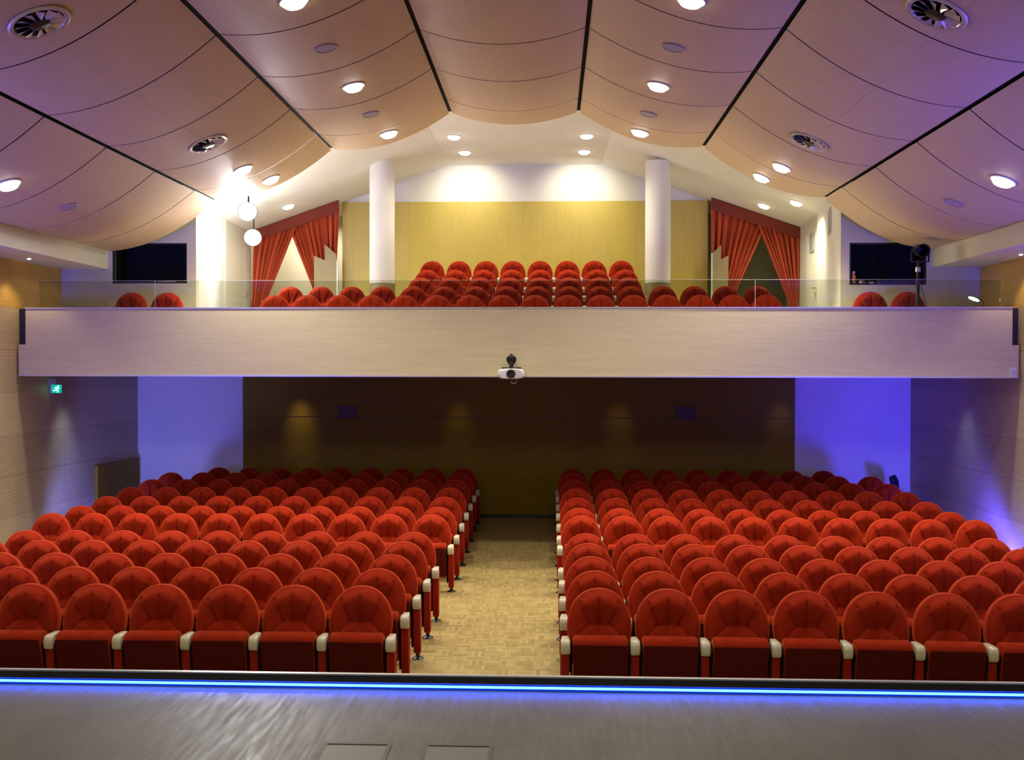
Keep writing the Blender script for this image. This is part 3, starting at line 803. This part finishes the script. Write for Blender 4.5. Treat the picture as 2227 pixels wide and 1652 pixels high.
bm = N(); lathe(bm, [(.03, .06), (.05, .085), (.022, .11), (.03, .13), (.062, .16), (.074, .20), (.066, .235), (.03, .262), (.012, .285)], 28); tube(bm, (0, 0, .2), (0, .15, .2), .03); obj('ball_mount', bm, M['blackm'], r, smooth=True)
r = empty('hanging_ring_fitting', (-.53, 14.19, 2.575), label='small ring-shaped fitting hanging below the projector', cat='fitting')
bm = N(); path(bm, [(.042*math.cos(a*PI/12), 0.03*math.sin(a*PI/12), .022*math.sin(a*PI/12)) for a in range(24)], .007, 8, True); obj('ring', bm, M['chrome'], r, smooth=True)
bm = N(); tube(bm, (0, .01, -.005), (0, .01, .07), .010); obj('stem', bm, M['black'], r, smooth=True)

# green exit sign on the left wall
r = empty('exit_sign', (WL+.06, 15.14, 2.47), label='small lit green exit sign with running figure on left wall', cat='exit sign')
bm = N(); box(bm, -.06, -.03, -.06, .06, -.10, .12); obj('casing', bm, M['grille'], r)
bm = N(); box(bm, -.03, .03, -.012, .012, -.09, .12); obj('upper_body', bm, M['spk'], r)
bm = N(); box(bm, -.03, .12, -.02, -.008, -.10, .03); obj('sign_plate', bm, M['sign_g'], r)
bm = N(); y_ = -.024
tube(bm, (.075, y_, .008), (.075, y_-.004, .008), .012, 12)
for a, b in (((.065, -.005), (.045, -.045)), ((.045, -.045), (.07, -.062)), ((.07, -.062), (.06, -.088)), ((.045, -.045), (.02, -.06)), ((.02, -.06), (-.005, -.058)), ((.062, -.012), (.09, -.03)), ((.062, -.012), (.035, -.01)), ((.035, -.01), (.022, -.028))):
    tube(bm, (a[0], y_, a[1]), (b[0], y_, b[1]), .008, 8)
obj('running_figure', bm, M['sign_w'], r)

# junction box on the right end of the balcony front
r = empty('junction_box', (6.42, 14.149, 2.72), label='small white box at the lower right end of the balcony front', cat='box')
bm = N(); box(bm, -.03, .05, -.04, 0, -.07, .07); obj('housing', bm, M['projw'], r)
bm = N(); box(bm, -.01, .03, -.045, -.04, -.01, .02); obj('label_plate', bm, M['grille'], r)

# blue uplights on the floor by the walls, socket, radiator cover
def uplight(x, y, z, label):
    r = empty('floor_uplight', (x, y, z), label=label, cat='floor light', group='blue floor uplights')
    bm = N(); lathe(bm, [(.07, 0), (.07, .05), (.062, .06)], 24); obj('housing', bm, M['blackm'], r, smooth=True)
    bm = N(); lathe(bm, [(.058, .06), (.03, .072), (.0001, .075)], 20, capb=False); obj('lens', bm, M['ledb'], r, smooth=True)
uplight(6.36, 14.35, fz(14.35), 'blue glowing floor uplight at the foot of the right wall')
uplight(-7.62, 16.45, fz(16.45), 'blue glowing floor uplight at the foot of the left wall')
BLUE = (.06, .045, 1)
r = empty('wall_socket', (WR, 15.15, .27), label='black wall socket low on the right wall', cat='socket')
bm = N(); box(bm, -.03, 0, -.05, .05, -.05, .05); obj('socket_plate', bm, M['black'], r)
bm = N(); box(bm, -.05, -.03, -.02, .03, -.03, .01); obj('plug', bm, M['blackm'], r)
r = empty('radiator_cover', (WL+.002, 17.4, 0), label='low brown boxed cover along the left wall near the corner', cat='cover')
bm = N(); box(bm, 0, .055, -.78, .9, .0, 1.08); obj('body', bm, M['wood_b'], r)
bm = N(); box(bm, 0, .058, -.785, .92, 1.08, 1.09); obj('top', bm, M['wood_b'], r)

# dark chair by the right end of the back row
r = empty('office_chair', (6.0, 17.6, 0), (0, 0, math.radians(60)), 'dark blue-black padded chair standing right of the last rows', 'chair')
bm = N(); rprism(bm, [(-.03, .50), (-.05, .60), (-.03, .80), (.02, .90), (.05, .90), (.06, .88), (.02, .70), (.02, .52)], .40, .02); obj('backrest', bm, M['darkblue'], r, smooth=True)
bm = N(); rprism(bm, [(-.42, .42), (-.44, .45), (-.42, .48), (-.02, .48), (0, .45), (-.02, .42)], .42, .02); obj('seat', bm, M['darkblue'], r, smooth=True)
for sx in (-.17, .17):
    for sy in (-.38, -.03):
        bm = N(); tube(bm, (sx*1.1, sy*1.05, 0), (sx, sy, .42), .012); obj('leg', bm, M['blackm'], r)
bm = N(); tube(bm, (-.12, 0, .45), (-.12, .03, .60), .01); tube(bm, (.12, 0, .45), (.12, .03, .60), .01); obj('back_strut', bm, M['blackm'], r)

# things on the sill of the right booth window
r = empty('bottle', (4.66, 15.56, 4.055+.0), label='orange bottle with white cap on the right booth window sill', cat='bottle')
bm = N(); lathe(bm, [(.028, 0), (.032, .01), (.032, .14), (.018, .165)], 20); obj('body', bm, M['bottle'], r, smooth=True)
bm = N(); lathe(bm, [(.017, .165), (.024, .17), (.024, .205), (.016, .215)], 20); obj('cap', bm, M['projw'], r, smooth=True)
r = empty('cup', (4.775, 15.56, 4.055), label='small pale cup on the right booth window sill', cat='cup')
bm = N(); lathe(bm, [(.026, 0), (.036, .07), (.033, .07), (.023, .005)], 20); obj('cup_body', bm, M['cream'], r, smooth=True)
bm = N(); path(bm, [(.03+.03*math.sin(a*PI/8), 0, .035+.022*math.cos(a*PI/8)) for a in range(9)], .005, 8); obj('cup_handle', bm, M['cream'], r, smooth=True)
r = empty('small_box', (4.93, 15.56, 4.055), label='tiny white cube on the right booth window sill', cat='box')
bm = N(); box(bm, -.025, .025, -.025, .025, 0, .05); obj('carton', bm, M['projw'], r)
bm = N(); box(bm, -.012, .012, -.0265, -.025, .012, .035); obj('printed_patch', bm, M['grille'], r)
r = empty('equipment_case', (-6.06, 15.56, 4.095), label='low pale case on the sill of the left booth window', cat='case')
bm = N(); box(bm, -.15, .13, -.03, .05, 0, .035); obj('case_body', bm, M['cream'], r)
bm = N(); box(bm, -.02, .10, -.03, .03, .035, .045); obj('case_lid', bm, M['cream'], r)

# stage spotlight on a stand at the right end of the balcony
r = empty('spotlight_stand', (5.27, 14.55, 3.03), label='black stage spotlight on a thin stand behind the right balcony front', cat='stage light')
bm = N(); tube(bm, (0, 0, -.03), (0, 0, 1.05), .028, 16); tube(bm, (0, 0, 1.05), (0, 0, 1.30), .02, 14); obj('pole', bm, M['black'], r, smooth=True)
bm = N(); lathe(bm, [(.032, 1.13), (.038, 1.14), (.038, 1.19), (.032, 1.20)], 18); obj('clamp', bm, M['chrome'], r, smooth=True)
for k in range(3):
    a = 2*PI*k/3+.4; bm = N(); tube(bm, (0, 0, .30), (.2*math.cos(a), .12*math.sin(a), -.072), .012); obj('leg', bm, M['black'], r)
q = Matrix.Translation((.03, -.02, 1.44)) @ Matrix.Scale(.82, 4) @ Matrix.Rotation(math.radians(100), 4, 'X')
bm = N(); lathe(bm, [(.07, -.16), (.10, -.12), (.105, .10), (.12, .13), (.11, .135), (.09, .10)], 24, q, capb=False); obj('lamp_head', bm, M['black'], r, smooth=True)
bm = N(); box(bm, -.10, -.085, -.02, .02, 1.28, 1.46); box(bm, .145, .16, -.02, .02, 1.28, 1.46); box(bm, -.10, .16, -.02, .02, 1.27, 1.285); obj('yoke', bm, M['black'], r)
bm = N(); path(bm, [(.03, 0, 1.0), (.07, 0, .85), (.12, 0, .7), (.16, 0, .55), (.2, 0, .3), (.22, 0, -.06)], .004, 6); obj('cable', bm, M['black'], r)

# desk lamp at the right end
r = empty('desk_lamp', (6.16, 14.6, 3.03), label='small desk lamp with lit oval shade at the right balcony end', cat='lamp')
bm = N(); lathe(bm, [(.06, .60), (.06, .615), (.01, .625)], 20, Matrix.Translation((.05, 0, 0))); box(bm, -.15, .15, -.15, .15, .57, .60); box(bm, -.14, -.11, -.14, -.11, -.085, .57); box(bm, .11, .14, -.14, -.11, -.085, .57); box(bm, -.14, -.11, .11, .14, -.085, .57); box(bm, .11, .14, .11, .14, -.085, .57); obj('base', bm, M['black'], r)
bm = N(); path(bm, [(.05, 0, .62), (.07, 0, .68), (.03, 0, .74), (-.08, 0, .755)], .006, 8); obj('arm', bm, M['black'], r)
q = Matrix.Translation((-.08, -.01, .74)) @ Matrix.Rotation(math.radians(22), 4, 'Y')
bm = N()
ell = [[bm.verts.new(q @ Vector((.085*a*math.cos(k*PI/12), .06*a*math.sin(k*PI/12), zz))) for k in range(24)] for a, zz in ((.8, -.012), (1, 0), (.95, .012), (.6, .022))]
for a, b in zip(ell, ell[1:]):
    for k in range(24): bm.faces.new((a[k], a[(k+1) % 24], b[(k+1) % 24], b[k]))
bm.faces.new(ell[0]); bm.faces.new(ell[-1]); bmesh.ops.recalc_face_normals(bm, faces=bm.faces[:])
obj('lamp_shade', bm, M['frost'], r, smooth=True)

# floor pocket lids on the stage
for x, s in ((-.86, 'left'), (-.405, 'right')):
    r = empty('floor_hatch', (x, 4.27, ST), label='flush metal floor hatch in the stage, '+s+' of the two', cat='floor hatch', group='stage floor hatches')
    bm = N(); w = .135
    for a, b, c, e in ((-w-.02, w+.02, .13, .15), (-w-.02, w+.02, -.24, -.22), (-w-.02, -w, -.22, .13), (w, w+.02, -.22, .13)): box(bm, a, b, c, e, -.002, .004)
    obj('frame', bm, M['stagetape'], r)
    bm = N(); box(bm, -w, w, -.22, .118, -.001, .003); obj('lid', bm, M['stagelid'], r)
    bm = N(); box(bm, -w, w, .119, .129, -.001, .0012); obj('gap', bm, M['black'], r)

# ---------------------------------------------------------------- lighting
# unseen spots added for the reflection streaks on walls under the balcony
for x, e in ((-4.65, 26), (-1.70, 7), (1.25, 7), (4.2, 7)):
    spot('wall_streak_spot', (x, 17.85, 2.62), e, (1, .80, .42), .66, .12, 1, (x, 18.34, 1.75))
spot('wall_streak_spot', (-7.2, 15.5, 2.6), 42, (.62, .75, 1), 1.0, .18, 1, (-7.75, 15.5, 1.2))
spot('wall_streak_spot', (6.0, 15.9, 2.6), 22, (.5, .65, 1), 1.0, .18, 1, (6.55, 15.9, 1.2))
# blue uplights
point('uplight_glow', (6.36, 14.35, .06), 60, BLUE, .05)
point('uplight_glow', (-7.6, 16.42, .1), 8, BLUE, .05)
spot('uplight_beam', (6.3, 14.3, .30), 520, BLUE, 1.5, .22, 1, (6.3, 18.4, 1.9))
spot('uplight_beam', (-7.3, 14.6, .35), 260, (.17, .19, 1), 1.5, .22, 1, (-7.3, 18.4, 1.9))
for x, e, c in ((6.35, 620, BLUE), (-7.5, 340, (.09, .09, 1))):
    for y in (7.6, 10.6): spot('wall_uplight_beam', (x, y, .4), e, c, 1.45, .08, .9, (x*.80, y, 5))
# blue stage-edge battens washing the ceiling from both sides
area('stage_batten', (5.9, 3.2, 1.5), 130, BLUE, .3, 1.5, (6.0, 12.0, 4.4), 80)
area('stage_batten', (-7.1, 3.2, 1.5), 120, (.08, .08, 1), .3, 1.5, (-7.2, 12.0, 4.4), 80)
area('led_glow', (-.5, 5.155, ST+.03), 13, (0, .045, 1), 15, .012, (-.5, 5.06, ST-.1), 120)
area('led_wash', (-.5, 5.12, 1.16), 6, (.05, .12, 1), 14, .05, (-.5, 7.5, 6.4))
# unseen warm white fill added behind the camera
area('stage_fill', (-.5, -1.0, 7.8), 350, (1, .92, .60), 8, 2, (-.5, 12, 2.6))
# balcony passage light behind the left curtain
area('passage_light', (-5.4, 22.0, 5.9), 30, (1, .93, .72), .5, .3, (-5.4, 22.4, 3.3))

w = bpy.data.worlds.new('world'); bpy.context.scene.world = w; w.use_nodes = True
w.node_tree.nodes['Background'].inputs[0].default_value = (.9, .85, .9, 1)
w.node_tree.nodes['Background'].inputs[1].default_value = .03

sc = bpy.context.scene
sc.view_settings.view_transform = 'Standard'; sc.view_settings.look = 'None'
sc.view_settings.exposure = 0; sc.view_settings.gamma = 1
sc.cycles.use_denoising = True
sc.cycles.use_adaptive_sampling = True; sc.cycles.adaptive_threshold = .07; sc.cycles.adaptive_min_samples = 24
sc.cycles.max_bounces = 6; sc.cycles.diffuse_bounces = 3; sc.cycles.glossy_bounces = 3; sc.cycles.transparent_max_bounces = 12
sc.cycles.sample_clamp_indirect = 6
